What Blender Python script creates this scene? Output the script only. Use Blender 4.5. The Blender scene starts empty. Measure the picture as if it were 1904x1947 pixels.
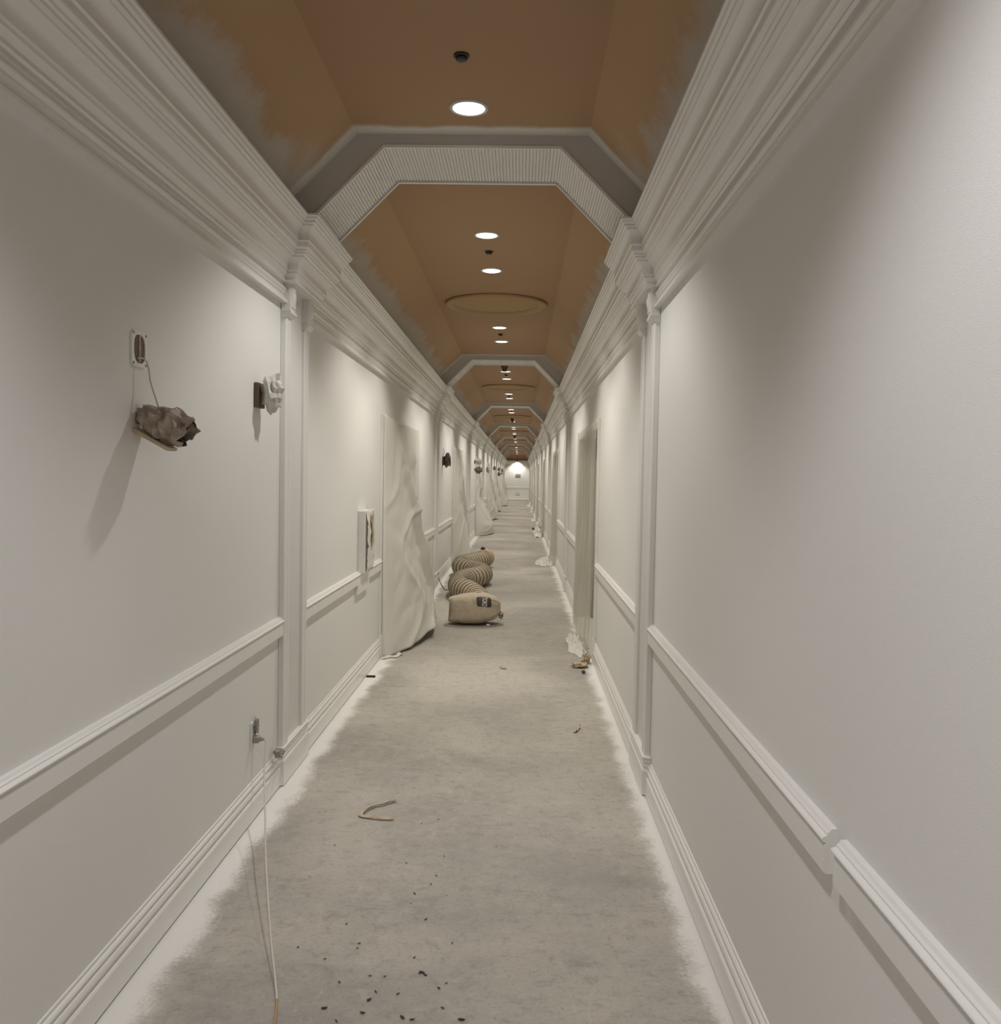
import bpy, bmesh, math, random
from mathutils import Vector, Matrix, noise
from mathutils.bvhtree import BVHTree

SC = bpy.context.scene
COL = SC.collection

# ------------------------------------------------------------------ camera
cam_d = bpy.data.cameras.new('camera')
cam = bpy.data.objects.new('camera', cam_d)
COL.objects.link(cam)
F_PX, PITCH, YAW, ROLL = 1663.0, -.0401, -.0222, .0175
fw = Vector((math.sin(YAW)*math.cos(PITCH), math.cos(YAW)*math.cos(PITCH), math.sin(PITCH)))
r0 = Vector((math.cos(YAW), -math.sin(YAW), 0))
u0 = Vector((-math.sin(YAW)*math.sin(PITCH), -math.cos(YAW)*math.sin(PITCH), math.cos(PITCH)))
rt = r0*math.cos(ROLL) + u0*math.sin(ROLL)
up = -r0*math.sin(ROLL) + u0*math.cos(ROLL)
cam.matrix_world = Matrix(((rt.x, up.x, -fw.x, .269), (rt.y, up.y, -fw.y, 0), (rt.z, up.z, -fw.z, 1.6), (0, 0, 0, 1)))
cam_d.sensor_fit = 'HORIZONTAL'
cam_d.sensor_width = 36.0
cam_d.lens = F_PX/1904.0*36.0
cam_d.clip_start = .02
cam_d.clip_end = 300
SC.camera = cam

# ------------------------------------------------------------------ world, exposure, render prefs
w = bpy.data.worlds.new('world')
SC.world = w
w.use_nodes = True
w.node_tree.nodes['Background'].inputs[0].default_value = (.9, .93, 1, 1)
w.node_tree.nodes['Background'].inputs[1].default_value = .02
SC.view_settings.view_transform = 'Standard'
SC.view_settings.look = 'None'
SC.view_settings.gamma = 1
SC.view_settings.exposure = 0.0
SC.view_settings.use_curve_mapping = False
SC.cycles.use_denoising = True
SC.cycles.max_bounces = 10
SC.cycles.diffuse_bounces = 6
SC.cycles.transparent_max_bounces = 8
SC.cycles.sample_clamp_indirect = 4

LIGHT_W = 117.0           # one recessed downlight
LIGHT_NEAR = 118.0         # the downlight before the first arch
LIGHT_BEHIND = 178.0       # the downlights over and behind the camera
LIGHT_COL = (1.0, .95, .87)
LIGHT_COL_NEAR = (1.0, .97, .945)

# ------------------------------------------------------------------ dimensions
W = .953                  # half width of the corridor
Y_ARCH, ARCH_D, S = 4.41, .52, 7.91
PIL_W = .47
NB = 7
Y0, YE = -4.6, 67.0
ZS, XS = 3.2376, .4414    # arch soffit
ZC, XC = 3.295, .577      # tray ceiling
Z_SLOPE_W = ZC - (W - XC)
ALC0, ALC1, ALC_Z, ALC_R = 7.68, 10.15, 2.04, .16

# ------------------------------------------------------------------ materials
def nt(name):
    m = bpy.data.materials.new(name)
    m.use_nodes = True
    n = m.node_tree
    b = n.nodes['Principled BSDF']
    return m, n, b
def add(n, t, **kw):
    x = n.nodes.new(t)
    for k, v in kw.items(): setattr(x, k, v)
    return x
def rgb(c): return (c[0], c[1], c[2], 1)
def math_node(n, op, a, b=None, clamp=False):
    x = add(n, 'ShaderNodeMath', operation=op); x.use_clamp = clamp
    for i, v in enumerate((a, b)):
        if v is None: continue
        if isinstance(v, (int, float)): x.inputs[i].default_value = v
        else: n.links.new(v, x.inputs[i])
    return x.outputs[0]
def noise_node(n, vec, scale, detail=4, rough=.5, dist=0.0):
    x = add(n, 'ShaderNodeTexNoise'); x.inputs['Scale'].default_value = scale
    x.inputs['Detail'].default_value = detail; x.inputs['Roughness'].default_value = rough
    x.inputs['Distortion'].default_value = dist
    n.links.new(vec, x.inputs['Vector']); return x.outputs['Fac']
def ramp(n, fac, stops):
    x = add(n, 'ShaderNodeValToRGB'); e = x.color_ramp.elements
    while len(e) < len(stops): e.new(.5)
    for i, (p, c) in enumerate(stops): e[i].position = p; e[i].color = rgb(c) if len(c) == 3 else c
    n.links.new(fac, x.inputs[0]); return x.outputs[0]
def mix(n, fac, a, b):
    x = add(n, 'ShaderNodeMix', data_type='RGBA')
    if isinstance(fac, (int, float)): x.inputs[0].default_value = fac
    else: n.links.new(fac, x.inputs[0])
    for i, v in ((6, a), (7, b)):
        if isinstance(v, tuple): x.inputs[i].default_value = rgb(v)
        else: n.links.new(v, x.inputs[i])
    return x.outputs[2]
def smooth(n, val, lo, hi):
    x = add(n, 'ShaderNodeMapRange', interpolation_type='SMOOTHSTEP')
    n.links.new(val, x.inputs[0]); x.inputs[1].default_value = lo; x.inputs[2].default_value = hi
    return x.outputs[0]
def bump(n, b, h, strength, dist=.01):
    x = add(n, 'ShaderNodeBump'); x.inputs['Strength'].default_value = strength; x.inputs['Distance'].default_value = dist
    n.links.new(h, x.inputs['Height']); n.links.new(x.outputs[0], b.inputs['Normal'])
def pos(n): return add(n, 'ShaderNodeNewGeometry').outputs['Position']
def sep(n, v):
    x = add(n, 'ShaderNodeSeparateXYZ'); n.links.new(v, x.inputs[0]); return x.outputs

def paint(name, c, rough, var=.03, bs=.05, scale=180):
    m, n, b = nt(name)
    p = pos(n)
    f = noise_node(n, p, 1.3, 3)
    c2 = tuple(x*(1-var*2) for x in c)
    n.links.new(mix(n, f, c, c2), b.inputs['Base Color'])
    b.inputs['Roughness'].default_value = rough
    bump(n, b, noise_node(n, p, scale, 2), bs, .002)
    return m
M = {}
M['wall'] = paint('wall_paint', (.745, .738, .705), .62, .02, .35, 420)
M['trim'] = paint('trim_paint', (.77, .763, .73), .34, .02, .1, 60)
M['arch'] = paint('arch_primer', (.56, .545, .51), .6, .05, .1, 60)
M['door'] = paint('door_paint', (.50, .475, .42), .5)
M['plain_white'] = paint('white_enamel', (.8, .8, .78), .4)
M['dark'] = paint('painted_gap_shade', (.03, .026, .022), .7)  # near-black colour standing in for shade in the baseboard gap
M['brown_box'] = paint('brown_box', (.14, .10, .07), .7)
M['wire'] = paint('white_wire', (.62, .58, .52), .5)
M['cord_end'] = paint('tan_cord', (.45, .27, .13), .5)
M['tape_grey'] = paint('grey_tape', (.36, .34, .31), .45, .15, .6, 90)
M['chip'] = paint('dark_chip', (.05, .038, .025), .8)
M['brown'] = paint('brown_metal', (.10, .055, .02), .45)
M['black'] = paint('black_metal', (.02, .018, .016), .45)
M['ring'] = paint('light_trim', (.55, .53, .48), .4)

def ceiling_mat():
    m, n, b = nt('ceiling_tan')
    p = pos(n); xyz = sep(n, p)
    ax = math_node(n, 'ABSOLUTE', xyz[0])
    nz = noise_node(n, p, 3.2, 5, .6)
    nf = noise_node(n, p, 26, 4, .65)
    nn = math_node(n, 'ADD', math_node(n, 'MULTIPLY', math_node(n, 'SUBTRACT', nz, .5), .22),
                   math_node(n, 'MULTIPLY', math_node(n, 'SUBTRACT', nf, .5), .07))
    side = smooth(n, math_node(n, 'ADD', ax, nn), .765, .85)
    t = math_node(n, 'MODULO', math_node(n, 'ADD', xyz[1], S*4 - Y_ARCH), S)   # 0 at an arch's near face
    before = smooth(n, math_node(n, 'ADD', t, math_node(n, 'MULTIPLY', nn, .35)), S-.13, S-.07)
    after = math_node(n, 'SUBTRACT', 1.0, smooth(n, math_node(n, 'ADD', t, math_node(n, 'MULTIPLY', nn, .5)), ARCH_D+.04, ARCH_D+.12))
    corner = smooth(n, math_node(n, 'ADD', ax, nn), .66, .84)
    near_c = smooth(n, math_node(n, 'ADD', t, nn), S-.42, S-.16)
    cm = math_node(n, 'MULTIPLY', corner, near_c)
    g = math_node(n, 'MAXIMUM', math_node(n, 'MAXIMUM', side, before), math_node(n, 'MAXIMUM', after, cm))
    big = noise_node(n, p, .9, 3)
    tan = mix(n, big, (.46, .295, .162), (.40, .255, .14))
    flat = math_node(n, 'LESS_THAN', ax, XC-.001)
    tan = mix(n, flat, tan, mix(n, big, (.41, .25, .138), (.36, .22, .12)))
    grey = mix(n, nf, (.50, .455, .39), (.42, .38, .32))
    grey = mix(n, before, grey, (.66, .63, .57))
    n.links.new(mix(n, g, tan, grey), b.inputs['Base Color'])
    b.inputs['Roughness'].default_value = .75
    bump(n, b, noise_node(n, p, 160, 2), .1, .002)
    return m
M['ceiling'] = ceiling_mat()

def floor_mat():
    m, n, b = nt('bare_concrete')
    p = pos(n); xyz = sep(n, p)
    big = noise_node(n, p, .8, 4, .55, .4)
    mid = noise_node(n, p, 5, 6, .65)
    fine = noise_node(n, p, 60, 4, .7)
    c = mix(n, smooth(n, big, .35, .65), (.47, .44, .378), (.34, .318, .28))
    c = mix(n, math_node(n, 'MULTIPLY', smooth(n, mid, .52, .75), .38), c, (.24, .225, .20))
    c = mix(n, math_node(n, 'MULTIPLY', smooth(n, mid, .5, .28), .25), c, (.52, .49, .43))
    c = mix(n, math_node(n, 'MULTIPLY', smooth(n, fine, .48, .75), .5), c, (.22, .21, .19))
    gr = noise_node(n, p, 260, 3, .7)
    c = mix(n, math_node(n, 'MULTIPLY', smooth(n, gr, .5, .8), .35), c, (.2, .19, .17))
    m3 = noise_node(n, p, 17, 5, .7, .5)
    c = mix(n, math_node(n, 'MULTIPLY', smooth(n, m3, .5, .7), .5), c, (.25, .235, .215))
    c = mix(n, math_node(n, 'MULTIPLY', smooth(n, m3, .45, .3), .3), c, (.56, .54, .48))
    # lengthwise roller and broom streaks, pale plaster smears, dark flecks
    mp = add(n, 'ShaderNodeMapping'); mp.inputs['Scale'].default_value = (9, 1.6, 1); n.links.new(p, mp.inputs[0])
    sm = noise_node(n, mp.outputs[0], 1.6, 5, .7, 1.0)
    c = mix(n, math_node(n, 'MULTIPLY', smooth(n, sm, .62, .75), .45), c, (.60, .57, .49))
    mp2 = add(n, 'ShaderNodeMapping'); mp2.inputs['Scale'].default_value = (1.2, 4.5, 1); n.links.new(p, mp2.inputs[0])
    st = noise_node(n, mp2.outputs[0], 2.2, 6, .72, .6)
    c = mix(n, math_node(n, 'MULTIPLY', smooth(n, st, .54, .74), .4), c, (.22, .21, .19))
    vo = add(n, 'ShaderNodeTexVoronoi'); vo.inputs['Scale'].default_value = 34; n.links.new(p, vo.inputs[0])
    msk = noise_node(n, p, 2.1, 3)
    fl = math_node(n, 'MULTIPLY', math_node(n, 'LESS_THAN', vo.outputs['Distance'], .075), smooth(n, msk, .5, .62))
    c = mix(n, math_node(n, 'MULTIPLY', fl, .75), c, (.10, .085, .07))
    # white paint sprayed along both walls
    ax = math_node(n, 'ABSOLUTE', xyz[0])
    nz = noise_node(n, p, 4.5, 3, .55); nf = noise_node(n, p, 70, 4, .75)
    left = math_node(n, 'MULTIPLY', math_node(n, 'LESS_THAN', xyz[0], 0.0), .035)
    nn = math_node(n, 'ADD', math_node(n, 'MULTIPLY', math_node(n, 'SUBTRACT', nz, .5), .17), math_node(n, 'MULTIPLY', math_node(n, 'SUBTRACT', nf, .5), .12))
    e = math_node(n, 'ADD', math_node(n, 'ADD', ax, nn), left)
    sp = smooth(n, e, .815, .905)
    sp = math_node(n, 'MAXIMUM', sp, smooth(n, math_node(n, 'ADD', xyz[1], math_node(n, 'MULTIPLY', nz, 2.0)), 62.5, 64.5))  # floor also turns white towards the far end
    wc = mix(n, math_node(n, 'MULTIPLY', math_node(n, 'LESS_THAN', vo.outputs['Distance'], .06), smooth(n, msk, .42, .5)), (.76, .75, .715), (.33, .31, .28))
    c = mix(n, sp, c, wc)
    n.links.new(c, b.inputs['Base Color'])
    b.inputs['Roughness'].default_value = .8
    bump(n, b, math_node(n, 'ADD', mid, math_node(n, 'MULTIPLY', fine, .4)), .15, .004)
    return m
M['floor'] = floor_mat()

def sheet_mat(name, c, alpha):
    m, n, b = nt(name)
    p = pos(n)
    mp = add(n, 'ShaderNodeMapping'); mp.inputs['Scale'].default_value = (6, 6, 1.5); mp.inputs['Rotation'].default_value = (.6, 0, 0)
    n.links.new(p, mp.inputs[0])
    h = noise_node(n, mp.outputs[0], 5, 5, .6, .8)
    b.inputs['Base Color'].default_value = rgb(c)
    b.inputs['Roughness'].default_value = .38
    h2 = noise_node(n, mp.outputs[0], 22, 4, .6, 1.2)
    bump(n, b, math_node(n, 'ADD', h, math_node(n, 'MULTIPLY', h2, .35)), .45, .014)
    tr = add(n, 'ShaderNodeBsdfTranslucent'); tr.inputs[0].default_value = rgb(c)
    ms = add(n, 'ShaderNodeMixShader'); ms.inputs[0].default_value = .25
    n.links.new(b.outputs[0], ms.inputs[1]); n.links.new(tr.outputs[0], ms.inputs[2])
    out = n.nodes['Material Output']
    if alpha < 1:
        tp = add(n, 'ShaderNodeBsdfTransparent'); tp.inputs[0].default_value = (.95, .94, .9, 1)
        m2 = add(n, 'ShaderNodeMixShader'); m2.inputs[0].default_value = alpha
        n.links.new(tp.outputs[0], m2.inputs[1]); n.links.new(ms.outputs[0], m2.inputs[2])
        n.links.new(m2.outputs[0], out.inputs[0])
    else:
        n.links.new(ms.outputs[0], out.inputs[0])
    return m
M['sheet'] = sheet_mat('milky_plastic_sheet', (.87, .855, .80), 1)
M['sheet_thin'] = sheet_mat('thin_plastic_sheet', (.80, .78, .72), .42)

def paper(name, c1, c2, rough=.6):
    m, n, b = nt(name)
    co = add(n, 'ShaderNodeTexCoord').outputs['Object']
    f = noise_node(n, co, 28, 4, .6)
    n.links.new(mix(n, smooth(n, f, .35, .65), c1, c2), b.inputs['Base Color'])
    b.inputs['Roughness'].default_value = rough
    bump(n, b, noise_node(n, co, 90, 4, .7), .5, .004)
    return m
M['paper_brown'] = paper('brown_masking_paper', (.43, .37, .30), (.27, .215, .165))
M['paper_dark'] = paper('dark_masking_paper', (.20, .165, .13), (.09, .07, .055))
M['paper_white'] = paper('white_masking_paper', (.66, .645, .61), (.55, .53, .49))
M['paper_grey'] = paper('grey_masking_paper', (.42, .40, .36), (.34, .32, .28))
M['paper_tan'] = paper('tan_masking_paper', (.55, .46, .33), (.42, .32, .20))
M['bag'] = paper('canvas_bag', (.52, .45, .35), (.46, .385, .29), .85)
M['hose'] = paper('hose_fabric', (.44, .37, .26), (.37, .30, .205), .7)
M['hose_in'] = paper('hose_collar', (.52, .38, .22), (.42, .30, .17), .6)
M['rib'] = paint('hose_wire_rib', (.045, .027, .015), .55)
M['patch'] = paint('logo_patch', (.055, .048, .042), .6)
M['logo'] = paint('logo_letters', (.75, .72, .66), .6)

def emis(name, c, s):
    m, n, b = nt(name)
    b.inputs['Base Color'].default_value = rgb((.8, .8, .8))
    b.inputs['Emission Color'].default_value = rgb(c)
    b.inputs['Emission Strength'].default_value = s
    return m
M['lens'] = emis('lit_lens', (1, .97, .91), 3.0)

# ------------------------------------------------------------------ object helpers
def obj(name, vf, mat, parent=None, smooth_=False, loc=None):
    me = bpy.data.meshes.new(name)
    me.from_pydata([tuple(v) for v in vf[0]], [], vf[1]); me.update()
    bm = bmesh.new(); bm.from_mesh(me); bmesh.ops.recalc_face_normals(bm, faces=bm.faces); bm.to_mesh(me); bm.free()
    mats = mat if isinstance(mat, (list, tuple)) else [mat]
    for k in mats: me.materials.append(M[k] if isinstance(k, str) else k)
    if len(vf) > 2:
        for p, mi in zip(me.polygons, vf[2]): p.material_index = mi
    if smooth_: me.polygons.foreach_set('use_smooth', [True]*len(me.polygons))
    o = bpy.data.objects.new(name, me); COL.objects.link(o)
    if parent: o.parent = parent
    if loc: o.location = loc
    return o
def tag(o, label, cat, group=None, kind=None):
    o['label'] = label; o['category'] = cat
    if group: o['group'] = group
    if kind: o['kind'] = kind
    return o
def thing(name, label, cat, loc=(0, 0, 0), rz=0, group=None):
    o = bpy.data.objects.new(name, None); COL.objects.link(o)
    o.empty_display_size = .1
    o.location = loc; o.rotation_euler = (0, 0, rz)
    return tag(o, label, cat, group)
def struct(name, vf, mat, smooth_=False):
    o = obj(name, vf, mat, None, smooth_); o['kind'] = 'structure'; return o
def dup(root, loc, rz=0, label=None, group=None):
    r = root.copy(); COL.objects.link(r); r.location = loc; r.rotation_euler = (0, 0, rz)
    if label: r['label'] = label
    if group: r['group'] = group
    for ch in list(root.children):
        c = ch.copy(); COL.objects.link(c); c.parent = r
        for g in list(ch.children):
            d = g.copy(); COL.objects.link(d); d.parent = c
    return r
def join(*parts):
    V, Fc, MI = [], [], []
    for p in parts:
        k = len(V); V += list(p[0]); Fc += [tuple(i+k for i in f) for f in p[1]]
        MI += list(p[2]) if len(p) > 2 else [0]*len(p[1])
    return V, Fc, MI
def box(x0, x1, y0, y1, z0, z1):
    V = [(x, y, z) for x in (x0, x1) for y in (y0, y1) for z in (z0, z1)]
    return V, [(0, 1, 3, 2), (4, 6, 7, 5), (0, 4, 5, 1), (2, 3, 7, 6), (0, 2, 6, 4), (1, 5, 7, 3)]
def bevel_box(x0, x1, y0, y1, z0, z1, b=.004):
    bm = bmesh.new(); V, Fc = box(x0, x1, y0, y1, z0, z1)
    vs = [bm.verts.new(v) for v in V]; [bm.faces.new([vs[i] for i in f]) for f in Fc]
    bmesh.ops.bevel(bm, geom=list(bm.edges), offset=b, segments=2, affect='EDGES', profile=.5)
    bm.verts.index_update()
    r = ([tuple(v.co) for v in bm.verts], [tuple(v.index for v in f.verts) for f in bm.faces]); bm.free(); return r
def sweep(profile, path):
    """profile: (p, z) pairs; path: (x, y, dx, dy) with the mitre direction scaled to p"""
    V, Fc = [], []
    n = len(profile)
    for (x, y, dx, dy) in path:
        for (p, z) in profile: V.append((x+dx*p, y+dy*p, z))
    for k in range(len(path)-1):
        for i in range(n):
            j = (i+1) % n
            Fc.append((k*n+i, k*n+j, (k+1)*n+j, (k+1)*n+i))
    Fc.append(tuple(range(n))); Fc.append(tuple(reversed([(len(path)-1)*n+i for i in range(n)])))
    return V, Fc
def mirror_x(vf): return [(-x, y, z) for x, y, z in vf[0]], [tuple(reversed(f)) for f in vf[1]]
def straight(profile, y0, y1, side=-1):
    vf = sweep(profile, [(-W, y0, 1, 0), (-W, y1, 1, 0)])
    return vf if side < 0 else mirror_x(vf)
def lathe(prof, seg=32, cap=True):
    V, Fc = [], []
    for (r, z) in prof:
        for i in range(seg):
            a = 2*math.pi*i/seg; V.append((r*math.cos(a), r*math.sin(a), z))
    for k in range(len(prof)-1):
        for i in range(seg):
            j = (i+1) % seg; Fc.append((k*seg+i, k*seg+j, (k+1)*seg+j, (k+1)*seg+i))
    if cap:
        Fc.append(tuple(range(seg))); Fc.append(tuple((len(prof)-1)*seg+i for i in range(seg)))
    return V, Fc
def tube(pts, rad, seg=8):
    pts = [Vector(p) for p in pts]; V, Fc = [], []
    rads = rad if isinstance(rad, list) else [rad]*len(pts)
    t = (pts[1]-pts[0]).normalized(); nrm = t.orthogonal().normalized()
    for k, p in enumerate(pts):
        a = pts[max(k-1, 0)]; b = pts[min(k+1, len(pts)-1)]
        t = (b-a).normalized(); nrm = (nrm - t*nrm.dot(t)).normalized(); bi = t.cross(nrm)
        for i in range(seg):
            an = 2*math.pi*i/seg; V.append(p + (nrm*math.cos(an)+bi*math.sin(an))*rads[k])
    for k in range(len(pts)-1):
        for i in range(seg):
            j = (i+1) % seg; Fc.append((k*seg+i, k*seg+j, (k+1)*seg+j, (k+1)*seg+i))
    Fc.append(tuple(range(seg))); Fc.append(tuple((len(pts)-1)*seg+i for i in range(seg)))
    return V, Fc
def catmull(P, n=12):
    P = [Vector(p) for p in P]; Q = [2*P[0]-P[1]]+P+[2*P[-1]-P[-2]]; out = []
    for k in range(1, len(Q)-2):
        a, b, c, d = Q[k-1:k+3]
        for i in range(n):
            t = i/n; out.append(.5*((2*b)+(c-a)*t+(2*a-5*b+4*c-d)*t*t+(3*b-a-3*c+d)*t**3))
    out.append(P[-1]); return out
def crumple(sx, sy, sz, seed, sub=3, amp=.35, shear=(0, 0, 0), hf=1.0):
    bm = bmesh.new(); bmesh.ops.create_icosphere(bm, subdivisions=sub, radius=1)
    o = Vector((seed*3.1, seed*1.7, seed*.9))
    for v in bm.verts:
        d = v.co.copy()
        q = d*1.6+o
        c = noise.cell(q*1.7)*.10
        r = 1 + amp*(abs(noise.noise(q*1.2))*1.6-.45) + hf*(amp*.8*(abs(noise.noise(q*2.7))-.2) + c*amp)
        v.co = Vector((d.x*r*sx, d.y*r*sy, d.z*r*sz))
        v.co += Vector(shear)*v.co.x
    bm.verts.index_update()
    r = ([tuple(v.co) for v in bm.verts], [tuple(v.index for v in f.verts) for f in bm.faces]); bm.free(); return r
def shift(vf, d): return ([(v[0]+d[0], v[1]+d[1], v[2]+d[2]) for v in vf[0]],)+tuple(vf[1:])

ORD = ['nearest', 'second', 'third', 'fourth', 'fifth', 'sixth', 'seventh', 'eighth', 'ninth', 'tenth']
ORDN = ['first', 'second', 'third', 'fourth', 'fifth', 'sixth', 'seventh', 'eighth', 'ninth', 'tenth']
def arch_y(k): return Y_ARCH + k*S

# ================================================================== STRUCTURE
struct('floor', box(-W-.4, W+.4, Y0, YE+.1, -.1, 0), 'floor')

def wall_side(side):
    parts = []
    def b(x0, x1, y0, y1, z0, z1):
        v = box(x0, x1, y0, y1, z0, z1)
        parts.append(v if side < 0 else mirror_x(v))
    y = Y0
    top = 2.95
    for k in range(NB+1):
        a, c = ALC0+k*S, ALC1+k*S
        if a > YE-2: break
        b(-W-.4, -W, y, a, 0, top)
        b(-W-.4, -W, a, c, ALC_Z, top)
        b(-W-.4, -W-ALC_R-.05, a, c, 0, ALC_Z)
        y = c
    b(-W-.4, -W, y, YE+.1, 0, top)
    return join(*parts)
struct('wall_left', wall_side(-1), 'wall')
struct('wall_right', wall_side(1), 'wall')
struct('wall_end', box(-W, W, YE, YE+.1, 0, 2.95), 'wall')
struct('wall_behind', box(-W, W, Y0-.1, Y0, 0, 3.4), 'wall')

# tray ceiling: flat top and two 45 degree slopes, hipped at the far end
def ceiling_vf():
    yh = YE-(W-XC)*.9
    V = [(-W, Y0, Z_SLOPE_W), (-XC, Y0, ZC), (XC, Y0, ZC), (W, Y0, Z_SLOPE_W),
         (-W, YE, Z_SLOPE_W), (-XC, yh, ZC), (XC, yh, ZC), (W, YE, Z_SLOPE_W)]
    Fc = [(0, 1, 5, 4), (1, 2, 6, 5), (2, 3, 7, 6), (4, 5, 6, 7)]
    t = .08
    V2 = [(x, y, z+t) for x, y, z in V]
    V3 = V+V2
    Fc += [tuple(i+8 for i in reversed(f)) for f in Fc]
    Fc += [(0, 8, 9, 1), (1, 9, 10, 2), (2, 10, 11, 3), (0, 4, 12, 8), (3, 11, 15, 7), (4, 7, 15, 12)]
    return V3, Fc
struct('ceiling', ceiling_vf(), 'ceiling')

# cornice: lower bed mould (straight between pilasters) and upper stages that break out over them
def arc(p0, p1, n, bulge):
    out = []
    d = (p1[0]-p0[0], p1[1]-p0[1]); L = math.hypot(*d); nx, ny = d[1]/L, -d[0]/L
    for i in range(1, n):
        t = i/n; h = bulge*math.sin(math.pi*t)
        out.append((p0[0]+d[0]*t+nx*h, p0[1]+d[1]*t+ny*h))
    return out
LOW = [(0, 2.455), (.034, 2.455), (.034, 2.466), (.026, 2.472)] + arc((.026, 2.472), (.018, 2.496), 5, -.004) + \
      [(.018, 2.496), (.024, 2.500), (.024, 2.508)] + arc((.024, 2.508), (.022, 2.535), 6, .009) + [(.022, 2.535), (.014, 2.540), (.014, 2.553), (0, 2.553)]
UP = [(0, 2.553), (.030, 2.553), (.036, 2.560), (.030, 2.568), (.030, 2.576), (.036, 2.584), (.044, 2.592), (.044, 2.603), (.052, 2.606)] + \
     arc((.052, 2.606), (.083, 2.664), 10, -.013) + [(.083, 2.664), (.083, 2.672), (.096, 2.676), (.096, 2.686), (.103, 2.690), (.103, 2.698)] + \
     arc((.103, 2.698), (.116, 2.716), 5, .005) + [(.116, 2.716), (.116, 2.730), (.122, 2.736)] + \
     arc((.122, 2.736), (.146, 2.800), 10, -.014) + [(.146, 2.800), (.146, 2.808), (.158, 2.812), (.158, 2.822), (.166, 2.827), (.170, 2.838), (.176, 2.841), (.176, 2.850), (0, 2.850)]
BO = .05
def cornice_side():
    path = [(-W, Y0, 1, 0)]
    for k in range(NB):
        a = arch_y(k); c = a+ARCH_D
        path += [(-W, a, 1, -1), (-W+BO, a, 1, -1), (-W+BO, c, 1, 1), (-W, c, 1, 1)]
    path += [(-W, YE, 1, -1)]
    parts = [sweep(UP, path)]
    y = Y0
    for k in range(NB):
        parts.append(straight(LOW, y, arch_y(k)+.005)); y = arch_y(k)+PIL_W-.005
    parts.append(sweep(LOW, [(-W, y, 1, 0), (-W, YE, 1, -1)]))
    for k in range(NB):
        a = arch_y(k); parts.append(box(-W, -W+BO+.002, a+.001, a+ARCH_D-.001, 2.549, 2.848))
    return join(*parts)
cs = cornice_side()
struct('trim_1', cs, 'trim')
struct('trim_2', mirror_x(cs), 'trim')
struct('trim_3', join(sweep(UP, [(-W, YE, 1, -1), (W, YE, -1, -1)]), sweep(LOW, [(-W, YE, 1, -1), (W, YE, -1, -1)])), 'trim')

# baseboards and chair rails in runs between pilasters, alcoves and the near rail's open joint
BASE = [(0, .009), (.026, .009), (.026, .094), (.023, .099), (.013, .101), (.013, .106)] + arc((.013, .106), (.017, .132), 6, .006) + \
       [(.017, .132), (.009, .134), (.009, .139)] + arc((.009, .139), (.010, .155), 5, .005) + [(.010, .155), (.005, .158), (.005, .168), (0, .170)]
RAIL = [(0, .771), (.022, .771), (.026, .774), (.026, .832), (.023, .835), (.023, .838), (.030, .841)] + arc((.030, .841), (.029, .850), 4, .003) + \
       [(.029, .850), (.021, .853), (.021, .857), (.016, .861), (.012, .867), (0, .868)]
def runs(side, for_rail):
    cuts = []
    for k in range(NB): cuts.append((arch_y(k), arch_y(k)+PIL_W))
    for k in range(NB+1):
        if ALC0+k*S < YE-2: cuts.append((ALC0+k*S-.09, ALC1+k*S+.09))
    if for_rail and side > 0: cuts.append((1.785, 1.838))
    cuts.sort(); y = Y0; out = []
    for a, c in cuts:
        out.append((y, a)); y = c
    out.append((y, YE)); return out
def base_run(side):
    parts = []
    for a, c in runs(side, False):
        parts.append(straight(BASE, a, c, side))
        g = straight([(0, .001), (.012, .001), (.012, .010), (0, .010)], a+.002, c-.002, side)   # dark filler strip painting the shade of the gap under the board
        parts.append((g[0], g[1], [1]*len(g[1])))
    return join(*parts)
struct('baseboard_left', base_run(-1), ['trim', 'dark'])
struct('baseboard_right', base_run(1), ['trim', 'dark'])
struct('baseboard_end', sweep(BASE, [(-W, YE, 1, -1), (W, YE, -1, -1)]), 'trim')
struct('trim_4', join(*([straight(RAIL, a, c) for a, c in runs(-1, True)] + [bevel_box(-W, -W+.027, 6.47, 6.95, .70, .80, .003)])), 'trim')
struct('trim_5', join(*[straight(RAIL, a, c, 1) for a, c in runs(1, True)]), 'trim')
struct('trim_6', sweep(RAIL, [(-W, YE, 1, -1), (W, YE, -1, -1)]), 'trim')

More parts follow.
